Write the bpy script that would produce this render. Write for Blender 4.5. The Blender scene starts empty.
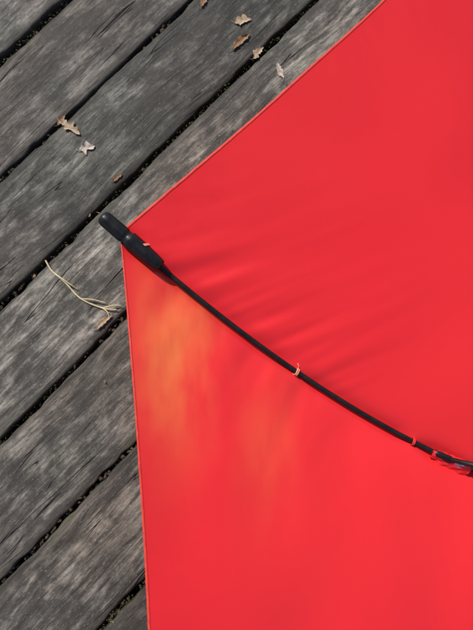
import bpy, math, random
from mathutils import Vector, noise, Matrix
random.seed(5)
scene=bpy.context.scene
col=scene.collection
def link(o,parent=None):
    col.objects.link(o)
    if parent: o.parent=parent
    return o
def empty(name):
    e=bpy.data.objects.new(name,None); e.empty_display_size=.05
    return link(e)
def mesh(name,verts,faces,mat=None,parent=None,smooth=True):
    m=bpy.data.meshes.new(name); m.from_pydata([tuple(v) for v in verts],[],faces); m.update()
    if mat: m.materials.append(mat)
    if smooth: m.polygons.foreach_set('use_smooth',[True]*len(m.polygons))
    return link(bpy.data.objects.new(name,m),parent)
# ------------------------------------------------------------ node helpers
class NT:
    def __init__(s,name):
        s.m=bpy.data.materials.new(name); s.m.use_nodes=True
        s.t=s.m.node_tree; s.n=s.t.nodes; s.l=s.t.links
        s.b=s.n['Principled BSDF']; s.out=s.n['Material Output']
    def add(s,t,**k):
        x=s.n.new(t)
        for a,b in k.items(): setattr(x,a,b)
        return x
    def put(s,inp,v):
        if isinstance(v,bpy.types.NodeSocket): s.l.new(v,inp)
        else: inp.default_value=v
    def math(s,op,a,b=None,clamp=False):
        x=s.add('ShaderNodeMath',operation=op,use_clamp=clamp); s.put(x.inputs[0],a)
        if b is not None: s.put(x.inputs[1],b)
        return x.outputs[0]
    def noise(s,vec,scale,detail=5,rough=.6,dist=0.):
        x=s.add('ShaderNodeTexNoise')
        s.put(x.inputs['Vector'],vec); x.inputs['Scale'].default_value=scale
        x.inputs['Detail'].default_value=detail; x.inputs['Roughness'].default_value=rough; x.inputs['Distortion'].default_value=dist
        return x.outputs['Fac']
    def ramp(s,f,stops,interp='LINEAR'):
        x=s.add('ShaderNodeValToRGB'); s.put(x.inputs[0],f); r=x.color_ramp; r.interpolation=interp
        while len(r.elements)<len(stops): r.elements.new(.5)
        for e,(p,c) in zip(r.elements,stops):
            e.position=p; e.color=(c,c,c,1) if not hasattr(c,'__len__') else (*c,1)
        return x.outputs[0]
    def mix(s,f,a,b,mode='MIX'):
        x=s.add('ShaderNodeMix',data_type='RGBA',blend_type=mode)
        s.put(x.inputs[0],f)
        for i,v in ((6,a),(7,b)):
            s.put(x.inputs[i],v if isinstance(v,bpy.types.NodeSocket) else (*v,1))
        return x.outputs[2]
    def mapping(s,vec,scale,loc=(0,0,0)):
        x=s.add('ShaderNodeMapping'); s.put(x.inputs['Vector'],vec); x.inputs['Scale'].default_value=scale; x.inputs['Location'].default_value=loc
        return x.outputs[0]
    def bump(s,h,strength=1,dist=.001,normal=None):
        x=s.add('ShaderNodeBump'); s.put(x.inputs['Height'],h); x.inputs['Strength'].default_value=strength; x.inputs['Distance'].default_value=dist
        if normal: s.put(x.inputs['Normal'],normal)
        return x.outputs[0]
PITCH=.1166; OFF=-.0202; GAP=.0058
# ------------------------------------------------------------ wood
def wood_mat():
    k=NT('weathered_wood')
    oc0=k.add('ShaderNodeTexCoord').outputs['Object']
    at=k.add('ShaderNodeAttribute',attribute_name='plank'); pid=at.outputs['Fac']
    sep=k.add('ShaderNodeSeparateXYZ'); k.put(sep.inputs[0],oc0)
    zz=k.math('ADD',sep.outputs[2],k.math('MULTIPLY',pid,40*3.17))   # separate pattern per plank
    cb=k.add('ShaderNodeCombineXYZ'); k.put(cb.inputs[0],sep.outputs[0]);k.put(cb.inputs[1],sep.outputs[1]);k.put(cb.inputs[2],zz); oc=cb.outputs[0]
    wv=k.noise(k.mapping(oc,(5,8,1)),1,2,.5)
    y=k.math('ADD',sep.outputs[1],k.math('MULTIPLY',k.math('SUBTRACT',wv,.5),.026))
    comb=k.add('ShaderNodeCombineXYZ'); k.put(comb.inputs[0],sep.outputs[0]);k.put(comb.inputs[1],y);k.put(comb.inputs[2],zz)
    v=comb.outputs[0]
    fine=k.noise(k.mapping(v,(50,560,1)),1,2,.6)
    mid=k.noise(k.mapping(v,(12,140,1)),1,4,.7)
    broad=k.noise(k.mapping(v,(4,24,1)),1,2,.6)
    blot=k.noise(oc,9,4,.7,.4)
    blot2=k.noise(k.mapping(v,(34,80,1)),1,4,.72)
    speck=k.noise(k.mapping(oc,(280,500,1)),1,1,.8)
    f=k.math('ADD',k.math('MULTIPLY',mid,.54),k.math('MULTIPLY',blot2,.30))
    f=k.math('ADD',f,k.math('MULTIPLY',fine,.16))
    base=k.ramp(f,[(.37,(.022,.0205,.019)),(.45,(.068,.063,.057)),(.53,(.148,.140,.128)),(.62,(.26,.25,.232)),(.72,(.42,.41,.39))])
    c=k.mix(1.,base,k.ramp(broad,[(.3,.45),(.5,.92),(.7,1.40)]),'MULTIPLY')
    st=k.ramp(k.math('ADD',blot,k.math('MULTIPLY',k.math('SUBTRACT',blot2,.5),.7)),[(.42,1.),(.60,0.)])
    c=k.mix(k.math('MULTIPLY',st,.74),c,(.030,.029,.027))
    n3=k.noise(oc,5,2,.6)
    c=k.mix(k.ramp(n3,[(.42,0.),(.62,.35)]),c,k.mix(1.,c,(1.22,1.0,.80),'MULTIPLY'))
    c=k.mix(k.ramp(n3,[(.34,.5),(.48,0.)]),c,k.mix(1.,c,(.94,1.01,.88),'MULTIPLY'))
    c=k.mix(k.math('MULTIPLY',k.ramp(speck,[(.64,0.),(.74,1.)]),.22),c,(.42,.41,.38))
    c=k.mix(k.math('MULTIPLY',k.ramp(speck,[(.28,1.),(.40,0.)]),.5),c,(.016,.015,.013))
    cr=k.noise(k.mapping(v,(3.5,70,1)),1,1,.5)
    crl=k.math('ABSOLUTE',k.math('SUBTRACT',cr,.5))
    cm=k.noise(k.mapping(oc,(10,42,1),(3,5,9)),1,1,.5)
    crw=k.math('MULTIPLY',k.ramp(cm,[(.50,0.),(.70,1.)]),.016)
    crk=k.math('SUBTRACT',1.,k.math('DIVIDE',crl,k.math('ADD',crw,.0008),True),True)
    crk=k.math('MULTIPLY',crk,k.ramp(cm,[(.50,0.),(.58,1.)]))
    c=k.mix(k.math('MULTIPLY',crk,.8),c,(.010,.009,.008))
    yl=k.math('FRACT',k.math('DIVIDE',k.math('SUBTRACT',sep.outputs[1],OFF-20*PITCH),PITCH))
    e=k.math('ABSOLUTE',k.math('SUBTRACT',yl,.5))
    ed=k.math('ADD',e,k.math('MULTIPLY',k.math('SUBTRACT',blot2,.5),.20))
    c=k.mix(k.math('MULTIPLY',k.ramp(ed,[(.39,0.),(.48,1.)]),.75),c,(.020,.018,.013))
    mossf=k.math('MULTIPLY',k.ramp(k.math('ADD',ed,k.math('MULTIPLY',k.math('SUBTRACT',blot,.5),.5)),[(.47,0.),(.58,1.)]),.35)
    c=k.mix(mossf,c,(.055,.062,.022))
    tint=k.ramp(k.math('FRACT',k.math('MULTIPLY',pid,7.31)),[(0,(.76,.76,.76)),(.5,(1.,.99,.97)),(1,(1.20,1.18,1.15))])
    c=k.mix(1.,c,tint,'MULTIPLY')
    k.put(k.b.inputs['Base Color'],c)
    k.b.inputs['Roughness'].default_value=.75
    k.b.inputs['Specular IOR Level'].default_value=.35
    h=k.math('SUBTRACT',f,k.math('MULTIPLY',crk,.8))
    k.put(k.b.inputs['Normal'],k.bump(h,1.,.0028))
    return k.m
WOOD=wood_mat()
def simple(name,c1,c2,scale,rough=.8,bump=.3,bd=.001,spec=.3,stretch=(1,1,1)):
    k=NT(name); oc=k.mapping(k.add('ShaderNodeTexCoord').outputs['Object'],stretch)
    n=k.noise(oc,scale,4,.65)
    k.put(k.b.inputs['Base Color'],k.ramp(n,[(.32,c1),(.68,c2)]))
    k.b.inputs['Roughness'].default_value=rough; k.b.inputs['Specular IOR Level'].default_value=spec
    if bump: k.put(k.b.inputs['Normal'],k.bump(n,bump,bd))
    return k.m
SOIL=simple('dark_soil',(.012,.010,.008),(.045,.036,.026),60,.95,1,.006)
GRASSM=simple('lawn',(.035,.06,.015),(.09,.13,.035),5,.95,1,.02)
LITTER=simple('litter',(.020,.015,.011),(.10,.075,.045),160,.9,.5)
MOSS=simple('moss',(.022,.028,.008),(.085,.095,.024),300,.95,1,.002)
def leaf_mat(name,a,b):
    k=NT(name); oc=k.add('ShaderNodeTexCoord').outputs['Object']
    n=k.noise(oc,220,5,.75); n2=k.noise(oc,55,4,.6)
    c=k.mix(k.ramp(n2,[(.35,0.),(.65,1.)]),a,b); c=k.mix(k.ramp(n,[(.36,.8),(.5,0.)]),c,(a[0]*.35,a[1]*.3,a[2]*.28))
    k.put(k.b.inputs['Base Color'],c); k.b.inputs['Roughness'].default_value=.75
    k.put(k.b.inputs['Normal'],k.bump(n,.8,.0008)); return k.m
LTAN=leaf_mat('leaf_tan',(.28,.19,.11),(.52,.41,.29)); LBRN=leaf_mat('leaf_brown',(.17,.085,.04),(.36,.22,.12)); LPALE=leaf_mat('leaf_pale',(.34,.28,.23),(.60,.54,.48))
STRAW=simple('straw',(.40,.32,.17),(.66,.56,.36),90,.6,.2)

# ------------------------------------------------------------ deck
ANG=math.radians(46)
deck=empty('wooden_deck'); deck.rotation_euler=(0,0,ANG)
def build_planks():
    V=[];F=[];A=[]
    xs=[];x=-2.6
    while x<2.6:
        xs.append(x); x+= .005 if abs(x)<.62 else .05
    xs.append(2.6)
    for i in range(-19,20):
        y0=OFF+i*PITCH+GAP/2; y1=y0+PITCH-GAP
        near=(-4<=i<=5)
        dz=random.uniform(-.0016,.0016); tilt=random.uniform(-.012,.012); dy=random.uniform(-.0010,.0010)
        hw=(y1-y0)/2; yc_=(y0+y1)/2+dy
        prof=[(-hw+.0006,-.028)]
        for a in (0,22,45,68,90):
            r=.0030; t=math.radians(a); prof.append((-hw+r-r*math.cos(t),-r+r*math.sin(t)))
        n=26 if near else 4
        for j in range(1,n): prof.append((-hw+.0030+(2*hw-.0060)*j/n,0))
        for a in (90,68,45,22,0):
            r=.0030; t=math.radians(a); prof.append((hw-r+r*math.cos(t),-r+r*math.sin(t)))
        prof.append((hw-.0006,-.028))
        XX=xs if near else [q for q in xs if abs(q)>=.62 or int(round(q*1000))%60<5]
        b=len(V); P=len(prof)
        for x in XX:
            for j,(o,z) in enumerate(prof):
                side=abs(o)/hw
                e=max(0,(side-.86)/.14)
                nx=noise.noise(Vector((x*14,i*5.3+(7 if o>0 else 0),0)))*.0028+noise.noise(Vector((x*60,i*9.1+(3 if o>0 else 0),4)))*.0026
                yy=o-(1 if o>0 else -1)*max(-.0008,nx)*e
                zz=z+dz+tilt*o
                if z>-.02:
                    zz+=noise.noise(Vector((x*7,o*22,i*3.)))*.0012+noise.noise(Vector((x*45,o*320,i*3.)))*.0007
                    zz-=e*max(0,noise.noise(Vector((x*30,i*4.,o*9))))*.0034
                    zz-=(o/hw)**2*.0008
                V.append((x,yc_+yy,zz)); A.append((i+20.5)/40)
        for a in range(len(XX)-1):
            for j in range(P-1):
                p=b+a*P+j; F.append((p,p+P,p+P+1,p+1))
        F.append(tuple(b+j for j in range(P))); q=b+(len(XX)-1)*P; F.append(tuple(q+P-1-j for j in range(P)))
    o=mesh('planks',V,F,WOOD,deck)
    at=o.data.attributes.new('plank','FLOAT','POINT'); at.data.foreach_set('value',A)
    return o
build_planks()
def box(name,x0,x1,y0,y1,z0,z1,mat,parent):
    v=[(x,y,z) for z in (z0,z1) for y in (y0,y1) for x in (x0,x1)]
    f=[(0,2,3,1),(4,5,7,6),(0,1,5,4),(2,6,7,3),(0,4,6,2),(1,3,7,5)]
    o=mesh(name,v,f,mat,parent,False); m=o.modifiers.new('b','BEVEL'); m.width=.003; return o
for n,x in enumerate([-2.5,-2.0,-1.5,-1.0,-.48,.42,.9,1.4,1.9,2.45]):
    box('joist_%d'%(n+1),x-.022,x+.022,-2.2,2.2,-.13,-.0285,SOIL,deck)
G=[];GF=[];n=40
rad=[0,1,2,3,5,8,14,30,80,250,800]
G.append((0,0,-.16))
for r in rad[1:]:
    for j in range(n):
        a=2*math.pi*j/n; G.append((r*math.cos(a),r*math.sin(a),-.16+noise.noise(Vector((r*math.cos(a)*.2,r*math.sin(a)*.2,0)))*min(.3,r*.008)))
for j in range(n): GF.append((0,1+j,1+(j+1)%n))
for a in range(len(rad)-2):
    for j in range(n):
        p=1+a*n+j;q=1+a*n+(j+1)%n; GF.append((p,p+n,q+n,q))
mesh('ground',G,GF,GRASSM)
box('soil_bed',-2.45,2.45,-2.15,2.15,-.15,-.1,SOIL,deck)

def clump(V,F,c,r,flat=.6,seg=6):
    b=len(V); rows=4
    sd=random.random()*99; rot=random.random()*6.28; asp=random.uniform(.3,1)
    for a in range(rows+1):
        ph=math.pi*a/rows
        for j in range(seg):
            t=2*math.pi*j/seg
            d=Vector((math.sin(ph)*math.cos(t),math.sin(ph)*math.sin(t)*asp,math.cos(ph)*flat))
            k=1+1.0*noise.noise(d*2.3+Vector((sd,0,0)))
            q=d*r*k; V.append(Vector(c)+Vector((q.x*math.cos(rot)-q.y*math.sin(rot),q.x*math.sin(rot)+q.y*math.cos(rot),q.z)))
    for a in range(rows):
        for j in range(seg):
            p=b+a*seg+j;q=b+a*seg+(j+1)%seg; F.append((p,p+seg,q+seg,q))
def flake(V,F,c,r,lift=.0015):
    b=len(V); n=7; rot=random.random()*6.28; asp=random.uniform(.2,.9)
    tx,ty=random.uniform(-.5,.5),random.uniform(-.5,.5)
    V.append(Vector(c)+Vector((0,0,lift+random.random()*.001)))
    for j in range(n):
        t=2*math.pi*j/n; rr=r*random.uniform(.6,1.2)
        x,y=rr*math.cos(t),rr*asp*math.sin(t)
        X=x*math.cos(rot)-y*math.sin(rot);Y=x*math.sin(rot)+y*math.cos(rot)
        V.append(Vector(c)+Vector((X,Y,lift+abs(tx*X+ty*Y)+random.random()*.0008)))
    for j in range(n): F.append((b,b+1+j,b+1+(j+1)%n))
LV=[];LF=[];MV=[];MF=[];FV=[];FF=[]
for i in range(-5,7):
    ys=OFF+i*PITCH
    for _ in range(1100):
        x=random.uniform(-.75,.75)
        dens=noise.noise(Vector((x*6,i*3.7,1)))
        if dens<-.15: continue
        clump(LV,LF,(x,ys+random.gauss(0,.002),random.uniform(-.018,-.005)+.004*dens),random.uniform(.0012,.0034),.6,5)
    for _ in range(1300):
        x=random.uniform(-.75,.75)
        if noise.noise(Vector((x*5,i*2.1,9)))<.12: continue
        clump(MV,MF,(x,ys+random.gauss(0,.0026),random.uniform(-.009,-.002)),random.uniform(.0005,.0016),.8,5)
    for _ in range(9):
        x=random.uniform(-.75,.75)
        flake(FV,FF,(x,ys+random.gauss(0,.005),-.001+random.uniform(-.003,.001)),random.uniform(.0015,.004))
for _ in range(50):
    flake(FV,FF,(random.uniform(-.7,.7),random.uniform(-.6,.7),.0012),random.uniform(.0008,.0018),.0008)
ll=empty('leaf_litter'); ll.rotation_euler=(0,0,ANG)
mesh('crumbs',LV,LF,LITTER,ll,False); mesh('flakes',FV,FF,LBRN,ll,False)
mo=mesh('moss',MV,MF,MOSS); mo.rotation_euler=(0,0,ANG)

def leaf(loc,L,W,rot,mat,curl=.4,jag=.15,tilt=0):
    nu,nv=14,7; V=[];F=[]; sd=random.random()*50
    for a in range(nu+1):
        u=a/nu; hw=W/2*math.sin(math.pi*min(1,u*.96+.02))**.75*(1-.3*u)
        for b in range(nv):
            v=(b/(nv-1)*2-1)
            jg=1+jag*noise.noise(Vector((u*9,sd,v*.7)))*2*abs(v)
            x=(u-.5)*L; y=v*hw*jg+math.sin(u*3)*L*.06
            z=.0008+curl*abs(v)**1.5*hw*.6*(1+.6*noise.noise(Vector((u*4,sd+3,v))))+curl*.08*L*(u-.5)**2*4+.0010*noise.noise(Vector((u*8,v*4,sd)))
            if b==nv//2: z-=.0005
            V.append((x,y,z))
    for a in range(nu):
        for b in range(nv-1):
            p=a*nv+b; F.append((p,p+nv,p+nv+1,p+1))
    s=len(V)
    for q in range(4):
        for g in range(3):
            t=g*2.09; V.append((-L/2-q*L*.07,math.cos(t)*.0004+q*q*.0004,.0015+math.sin(t)*.0004))
    for q in range(3):
        for g in range(3):
            p=s+q*3+g;r=s+q*3+(g+1)%3; F.append((p,p+3,r+3,r))
    o=mesh('dry_leaf',V,F,mat); o.location=(*loc,.001); o.rotation_euler=(tilt,0,rot); return o
leaf((-.209,.236),.032,.012,-.6,LTAN,.4,.6)
leaf((-.186,.209),.020,.013,.3,LPALE,.3,.6)
leaf((-.219,.247),.018,.008,1.0,LBRN,.5,.4)
leaf((.0084,.3813),.022,.013,.2,LTAN,.4,.5)
leaf((.028,.337),.020,.010,.9,LTAN,.5,.5)
leaf((.056,.313),.022,.008,1.9,LPALE,.6,.4)
leaf((.006,.352),.030,.011,.75,LBRN,.7,.3)
leaf((-.0409,.410),.020,.008,1.1,LBRN,.6,.4)
leaf((-.147,.171),.015,.006,.7,LBRN,.6,.5)
leaf((-.1575,-.0085),.024,.008,.75,LTAN,.6,.3)

def tube(name,pts,rad,mat,parent=None,seg=10,cap=True,obj=True,VF=None):
    V,F=VF if VF else ([],[])
    b=len(V); pts=[Vector(p) for p in pts]; N=len(pts)
    if not hasattr(rad,'__len__'): rad=[rad]*N
    up=Vector((0,0,1))
    for i,p in enumerate(pts):
        t=(pts[min(i+1,N-1)]-pts[max(i-1,0)]).normalized()
        u=up if abs(t.dot(up))<.95 else Vector((0,1,0))
        s=t.cross(u).normalized(); w=s.cross(t)
        for j in range(seg):
            a=2*math.pi*j/seg; V.append(p+(s*math.cos(a)+w*math.sin(a))*rad[i])
    for i in range(N-1):
        for j in range(seg):
            p=b+i*seg+j;q=b+i*seg+(j+1)%seg; F.append((p,q,q+seg,p+seg))
    if cap:
        F.append(tuple(b+seg-1-j for j in range(seg))); F.append(tuple(b+(N-1)*seg+j for j in range(seg)))
    if obj: return mesh(name,V,F,mat,parent)
def bez(ps,n=24):
    out=[]
    P=[Vector(p) for p in ps]; P=[2*P[0]-P[1]]+P+[2*P[-1]-P[-2]]
    for i in range(1,len(P)-2):
        for j in range(n):
            t=j/n; a,b,c,d=P[i-1:i+3]
            out.append(.5*((2*b)+(c-a)*t+(2*a-5*b+4*c-d)*t*t+(3*b-a-3*c+d)*t**3))
    out.append(P[-2]); return out
st=empty('dry_grass_stalk')
p1=bez([(-.231,.066,.003),(-.222,.053,.005),(-.205,.038,.004),(-.186,.019,.003),(-.160,.008,.0025),(-.143,.006,.003)],10)
tube('stem',p1,[.0010]*(len(p1)-8)+[.0008]*8,STRAW,st,6)
for k_,(a,b,cc) in enumerate([((-.186,.019,.003),(-.172,.018,.005),(-.156,.014,.003)),((-.160,.008,.003),(-.154,.003,.004),(-.151,-.004,.003)),((-.218,.049,.005),(-.200,.037,.007),(-.190,.030,.003)),((-.160,.008,.003),(-.147,.011,.004),(-.138,.011,.003))]):
    q=bez([a,b,cc],8); tube('blade_%d'%(k_+1),q,[.0005+.0004*(1-i/len(q)) for i in range(len(q))],STRAW,st,5)

# ------------------------------------------------------------ umbrella
def fabric():
    k=NT('red_fabric')
    oc=k.add('ShaderNodeTexCoord').outputs['Object']
    n=k.noise(oc,5,2,.5)
    c=k.mix(n,(.88,.020,.034),(.92,.034,.036))
    # sunlit glow painted into the colour as more orange cloth towards the rib end of one gore
    at=k.add('ShaderNodeAttribute',attribute_name='painted_glow')
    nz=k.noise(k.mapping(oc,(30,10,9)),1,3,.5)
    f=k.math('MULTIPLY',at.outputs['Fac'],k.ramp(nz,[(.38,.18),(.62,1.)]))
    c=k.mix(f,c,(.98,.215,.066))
    k.put(k.b.inputs['Base Color'],c)
    k.b.inputs['Roughness'].default_value=.38; k.b.inputs['Specular IOR Level'].default_value=.45
    k.put(k.b.inputs['Normal'],k.bump(k.noise(oc,90,2,.6),.12,.0008))
    tr=k.add('ShaderNodeBsdfTranslucent'); k.put(tr.inputs[0],c)
    mx=k.add('ShaderNodeMixShader'); mx.inputs[0].default_value=.18
    k.l.new(k.b.outputs[0],mx.inputs[1]);k.l.new(tr.outputs[0],mx.inputs[2]);k.l.new(mx.outputs[0],k.out.inputs[0])
    return k.m
FAB=fabric()
HEM=simple('hem_fabric',(.58,.030,.022),(.70,.070,.042),200,.6,.3,.0005)
THREAD=simple('tan_thread',(.70,.20,.12),(.80,.40,.26),400,.7,.4,.0004)
RTHREAD=simple('red_thread',(.45,.012,.012),(.80,.05,.03),400,.7,.4,.0004)
def black(name,rough,c=.012):
    k=NT(name); oc=k.add('ShaderNodeTexCoord').outputs['Object']
    n=k.noise(oc,140,4,.7)
    k.put(k.b.inputs['Base Color'],k.ramp(n,[(.4,(c,c,c*1.1)),(.75,(c*2.2,c*2.0,c*1.9))]))
    k.put(k.b.inputs['Roughness'],k.ramp(n,[(.3,rough),(.7,rough+.2)]))
    k.b.inputs['Specular IOR Level'].default_value=.35
    k.put(k.b.inputs['Normal'],k.bump(n,.2,.0006)); return k.m
BLK=black('black_plastic',.27,.006); RIBM=black('black_rib',.42,.006)
k=NT('steel'); k.b.inputs['Base Color'].default_value=(.55,.56,.58,1);k.b.inputs['Metallic'].default_value=1
k.put(k.b.inputs['Roughness'],k.ramp(k.noise(k.add('ShaderNodeTexCoord').outputs['Object'],90,4),[(.3,.25),(.7,.5)])); STEEL=k.m

C=Vector((.46,-.235,.03))
tips=[Vector((-.1095,.0615,.14)),Vector((-.0585,-.415,.183))]
for j,(R,z) in enumerate([(.60,.185),(.62,.175),(.64,.16),(.65,.145),(.65,.14)]):
    a=math.radians(199.3+44.85*(j+1)); tips.append(Vector((C.x+R*math.cos(a),C.y+R*math.sin(a),z)))
tips.append(Vector((.246,.401,.14)))
BOW=Vector((0,-.049,0))
def P(i,r,lift=0):
    T=tips[i%8]
    p=Vector((C.x+(T.x-C.x)*r,C.y+(T.y-C.y)*r,C.z+(T.z-C.z)*max(r,0)**2.2))+BOW*4*r*(1-r)
    p.z+=lift; return p
umb=empty('red_umbrella')
STITCH=(.955,.70,.48,.26)
def gap(r):
    g=.0035
    for s in STITCH: g=min(g,.0035*min(1,abs(r-s)/.035)+.0002)
    return g
def panel(i):
    j=(i+1)%8; hi=i in (0,7)
    nr,nt=(170,130) if hi else (40,24)
    V=[];F=[];B=[]
    for a in range(nr+1):
        r0=a/nr
        for b in range(nt+1):
            t=b/nt; q=4*t*(1-t)
            r=r0*(1-.007*q)
            p=P(i,r).lerp(P(j,r),t)
            w=min(t,1-t)
            p.z+=.010*q*math.sin(math.pi*r)
            p.z-=gap(r)*math.exp(-(w*r/.02)**2)
            glow=0
            if hi:
                m=t if i==0 else 1-t
                d=m*r
                env=math.exp(-d/.11)*(1-math.exp(-d/.02))*max(0,min(1,(r-.58)/.12))*max(0,min(1,(1.0-r)/.05))
                if i==7:
                    f=noise.noise(Vector((r*30+d*9,d*4.0,2.)))+.5*noise.noise(Vector((r*70+d*20,d*7,6.)))
                    p.z+=env*f*.0042
                else:
                    f=noise.noise(Vector((r*20-d*10,d*4.0,8.)))+.4*noise.noise(Vector((r*44-d*20,d*7,3.)))
                    p.z+=env*f*.0045
                    p.z+=.0030*noise.noise(Vector((p.x*16,p.y*6,1.5)))*min(1,d/.08)*min(1,(1.02-r)/.1)
                    glow=math.exp(-((p.x+.057)/.034)**2-((p.y+.045)/.080)**2)+.26*math.exp(-((p.x-.03)/.03)**2-((p.y+.14)/.06)**2)  # mask for the warm light patches painted into this panel's colour
                p.z+=.0022*noise.noise(Vector((p.x*11,p.y*11,5)))*min(1,d/.1)
                p.z+=.0011*noise.noise(Vector((p.x*70,p.y*70,5)))*math.exp(-(1-r)/.05)*math.exp(-d/.15)
                p.z+=.0006*noise.noise(Vector((r*5,t*45,7.)))*math.exp(-(1-r)/.06)
            V.append(p); B.append(min(1,glow))
    for a in range(nr):
        for b in range(nt):
            p=a*(nt+1)+b; F.append((p,p+1,p+nt+2,p+nt+1))
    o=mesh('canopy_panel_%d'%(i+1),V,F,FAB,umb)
    at=o.data.attributes.new('painted_glow','FLOAT','POINT'); at.data.foreach_set('value',B)
    E=[V[nr*(nt+1)+b] for b in range(nt+1)]; I=[V[(nr-1 if not hi else nr-2)*(nt+1)+b] for b in range(nt+1)]
    HV=[];HF=[]
    for e,n_ in zip(E,I):
        d=(n_-e).normalized(); o_=e-d*.0005
        HV+= [e+d*.0018+Vector((0,0,.0004)),e+Vector((0,0,.0006)),o_,e-Vector((0,0,.0006)),e+d*.0018-Vector((0,0,.0005))]
    for b in range(nt):
        for g in range(4):
            p=b*5+g; HF.append((p,p+1,p+6,p+5))
    mesh('hem_%d'%(i+1),HV,HF,HEM,umb)
for i in range(8): panel(i)
k_ax=Vector((.06,.12,1)).normalized()
run=C+k_ax*.16
for i in range(8):
    n=60
    pts=[P(i,.02+.97*a/n,.0020) for a in range(n+1)]
    tube('rib_%d'%(i+1),pts,[.0028-.0002*(a/n) for a in range(n+1)],RIBM,umb,12)
    for sidx,s in enumerate(STITCH[1:]):
        V,F=[],[]
        cpt=P(i,s,.0020); tt=(P(i,s+.01)-P(i,s-.01)).normalized(); sd=tt.cross(Vector((0,0,1))).normalized(); up=sd.cross(tt)
        for o in (-.0010,.0002,.0011):
            loop=[cpt+tt*(o+random.uniform(-.0003,.0003)+.0004*math.sin(a*2))+(sd*math.cos(a)*.0038+up*math.sin(a)*.0036) for a in [math.radians(x) for x in range(-30,215,20)]]
            tube('',loop,.0005,None,None,6,True,False,(V,F))
        if sidx==0:
            tube('',[cpt+sd*.0038,cpt+sd*.006+tt*.001,cpt+sd*.008+tt*.004],.0004,None,None,5,True,False,(V,F))
        mesh('stitch_%d_%d'%(i+1,sidx+1),V,F,THREAD if sidx==0 else RTHREAD,umb)
    jr=.42
    J=P(i,jr,.006); tt=(P(i,jr-.02)-P(i,jr+.02)).normalized(); sd=tt.cross(Vector((0,0,1))).normalized()
    tube('joint_%d'%(i+1),[J-tt*.016-Vector((0,0,.003)),J-tt*.010,J+tt*.006,J+tt*.010],[.0024,.0038,.0040,.0028],BLK,umb,12)
    tube('stretcher_%d'%(i+1),[J+tt*.004+Vector((0,0,.001)),J.lerp(run,.12)+Vector((0,0,-.003)),J.lerp(run,.5),run],.0026,RIBM,umb,10)
    tube('rivet_%d'%(i+1),[J-sd*.0050+tt*.0165,J+sd*.0050+tt*.0165],.0018,STEEL,umb,10)
    tube('link_%d'%(i+1),[J+tt*.011,J+tt*.024],.0034,STEEL,umb,10)
    # scrap of red cloth wrapped round the joint
    V,F=[],[]; nu,nv=30,20
    for a in range(nu+1):
        u=a/nu
        for b in range(nv+1):
            hh=.55+.35*math.sin(math.pi*u)+.30*noise.noise(Vector((a*.22,i*3.,1)))
            ang=math.radians(-20+(40+165*hh)*b/nv); rr=.0052+.0016*noise.noise(Vector((a*.2,b*.25,i*1.7)))+.0035*max(0,u-.6)
            q=P(i,jr+.024-.072*u,.003)
            flare=.010*max(0,1-b/5)*(.5+.6*noise.noise(Vector((a*.18,i,4))))*math.sin(math.pi*u)
            q=q+(sd*math.cos(ang)*(rr*1.1+flare)+Vector((0,0,1))*math.sin(ang)*rr*.95)
            V.append(q)
    for a in range(nu):
        for b in range(nv):
            p=a*(nv+1)+b; F.append((p,p+1,p+nv+2,p+nv+1))
    mesh('joint_guard_%d'%(i+1),V,F,FAB,umb)
    T=P(i,.99,.004); inn=P(i,.93,.0035); d=(T-inn).normalized(); d=(d*1.0+Vector((0,0,-.12))).normalized()
    L=[(-.043,.0034),(-.0425,.0058),(-.040,.0066),(-.032,.0074),(-.020,.0080),(-.008,.0083),(-.0050,.0083),(-.0042,.0080),(-.0036,.0068),(-.001,.0067),(.0006,.0067),(.0012,.0074),(.003,.0076),(.020,.0074),(.0245,.0072),(.0268,.0062),(.0280,.0048),(.0282,.0040),(.0268,.0034),(.0268,.0005)]
    tube('rib_tip_%d'%(i+1),[T+d*x for x,r in L],[r for x,r in L],BLK,umb,28)
    V,F=[],[]; sd=d.cross(Vector((0,0,1))).normalized(); up=sd.cross(d)
    # loop of cloth tape from the canopy corner over the tip sleeve
    for o in (-.0165,-.0157,-.0149):
        loop=[T+d*(o-.006*math.cos(a))+sd*math.cos(a)*.0088+up*math.sin(a)*.0084 for a in [math.radians(x) for x in range(-30,60,8)]]
        tube('',loop,.0007,None,None,6,True,False,(V,F))
    mesh('tip_loop_%d'%(i+1),V,F,THREAD,umb)
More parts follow.
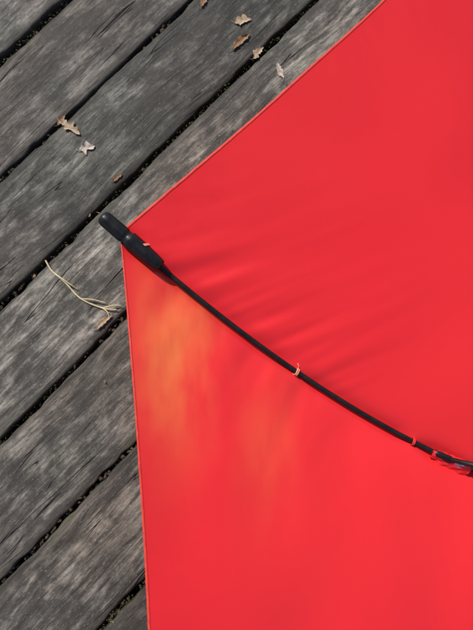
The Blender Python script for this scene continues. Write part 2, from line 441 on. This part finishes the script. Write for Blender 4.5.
tube('shaft',[C-k_ax*.004,C+k_ax*.78],.0065,RIBM,umb,20)
tube('notch',[C-k_ax*.001,C+k_ax*.004,C+k_ax*.014,C+k_ax*.02],[.012,.014,.014,.008],BLK,umb,24)
tube('runner',[run-k_ax*.02,run-k_ax*.016,run+k_ax*.02,run+k_ax*.06],[.014,.015,.011,.010],BLK,umb,24)
tube('ferrule',[C+k_ax*.0,C-k_ax*.010,C-k_ax*.024,C-k_ax*.029],[.014,.009,.007,.003],BLK,umb,20)
h0=C+k_ax*.72; side=Vector((1,.1,-.06)).normalized()
hp=[h0,h0+k_ax*.08]+[h0+k_ax*.08+side*(.035*(1-math.cos(a)))+k_ax*.035*math.sin(a) for a in [math.pi*x/12 for x in range(1,13)]]+[h0+k_ax*.05+side*.07]
tube('handle',hp,.0115,BLK,umb,20)

# ------------------------------------------------------------ light
el,az=math.radians(47),math.radians(126)
sd=Vector((math.cos(el)*math.cos(az),math.cos(el)*math.sin(az),math.sin(el)))
L=bpy.data.lights.new('sun','SUN'); L.energy=4.7; L.angle=math.radians(.53); L.color=(1,.93,.83)
so=link(bpy.data.objects.new('sun',L)); so.rotation_euler=(-sd).to_track_quat('-Z','Y').to_euler(); so.location=(0,0,5)
w=bpy.data.worlds.new('World'); scene.world=w; w.use_nodes=True
nt=w.node_tree; sk=nt.nodes.new('ShaderNodeTexSky'); sk.sky_type='NISHITA'; sk.sun_disc=False
sk.sun_elevation=el; sk.sun_rotation=math.radians(90)-az
nt.links.new(sk.outputs[0],nt.nodes['Background'].inputs[0]); nt.nodes['Background'].inputs[1].default_value=.12
scene.view_settings.view_transform='Standard'; scene.view_settings.look='None'; scene.view_settings.exposure=0
cd=bpy.data.cameras.new('camera'); co=link(bpy.data.objects.new('camera',cd)); co.location=(0,-.0737,.6); co.rotation_euler=(math.radians(7),0,0)
cd.sensor_fit='VERTICAL'; cd.angle=2*math.atan(315/504); cd.clip_start=.01; cd.clip_end=2000
cd.dof.use_dof=True; cd.dof.focus_distance=.50; cd.dof.aperture_fstop=6
scene.camera=co
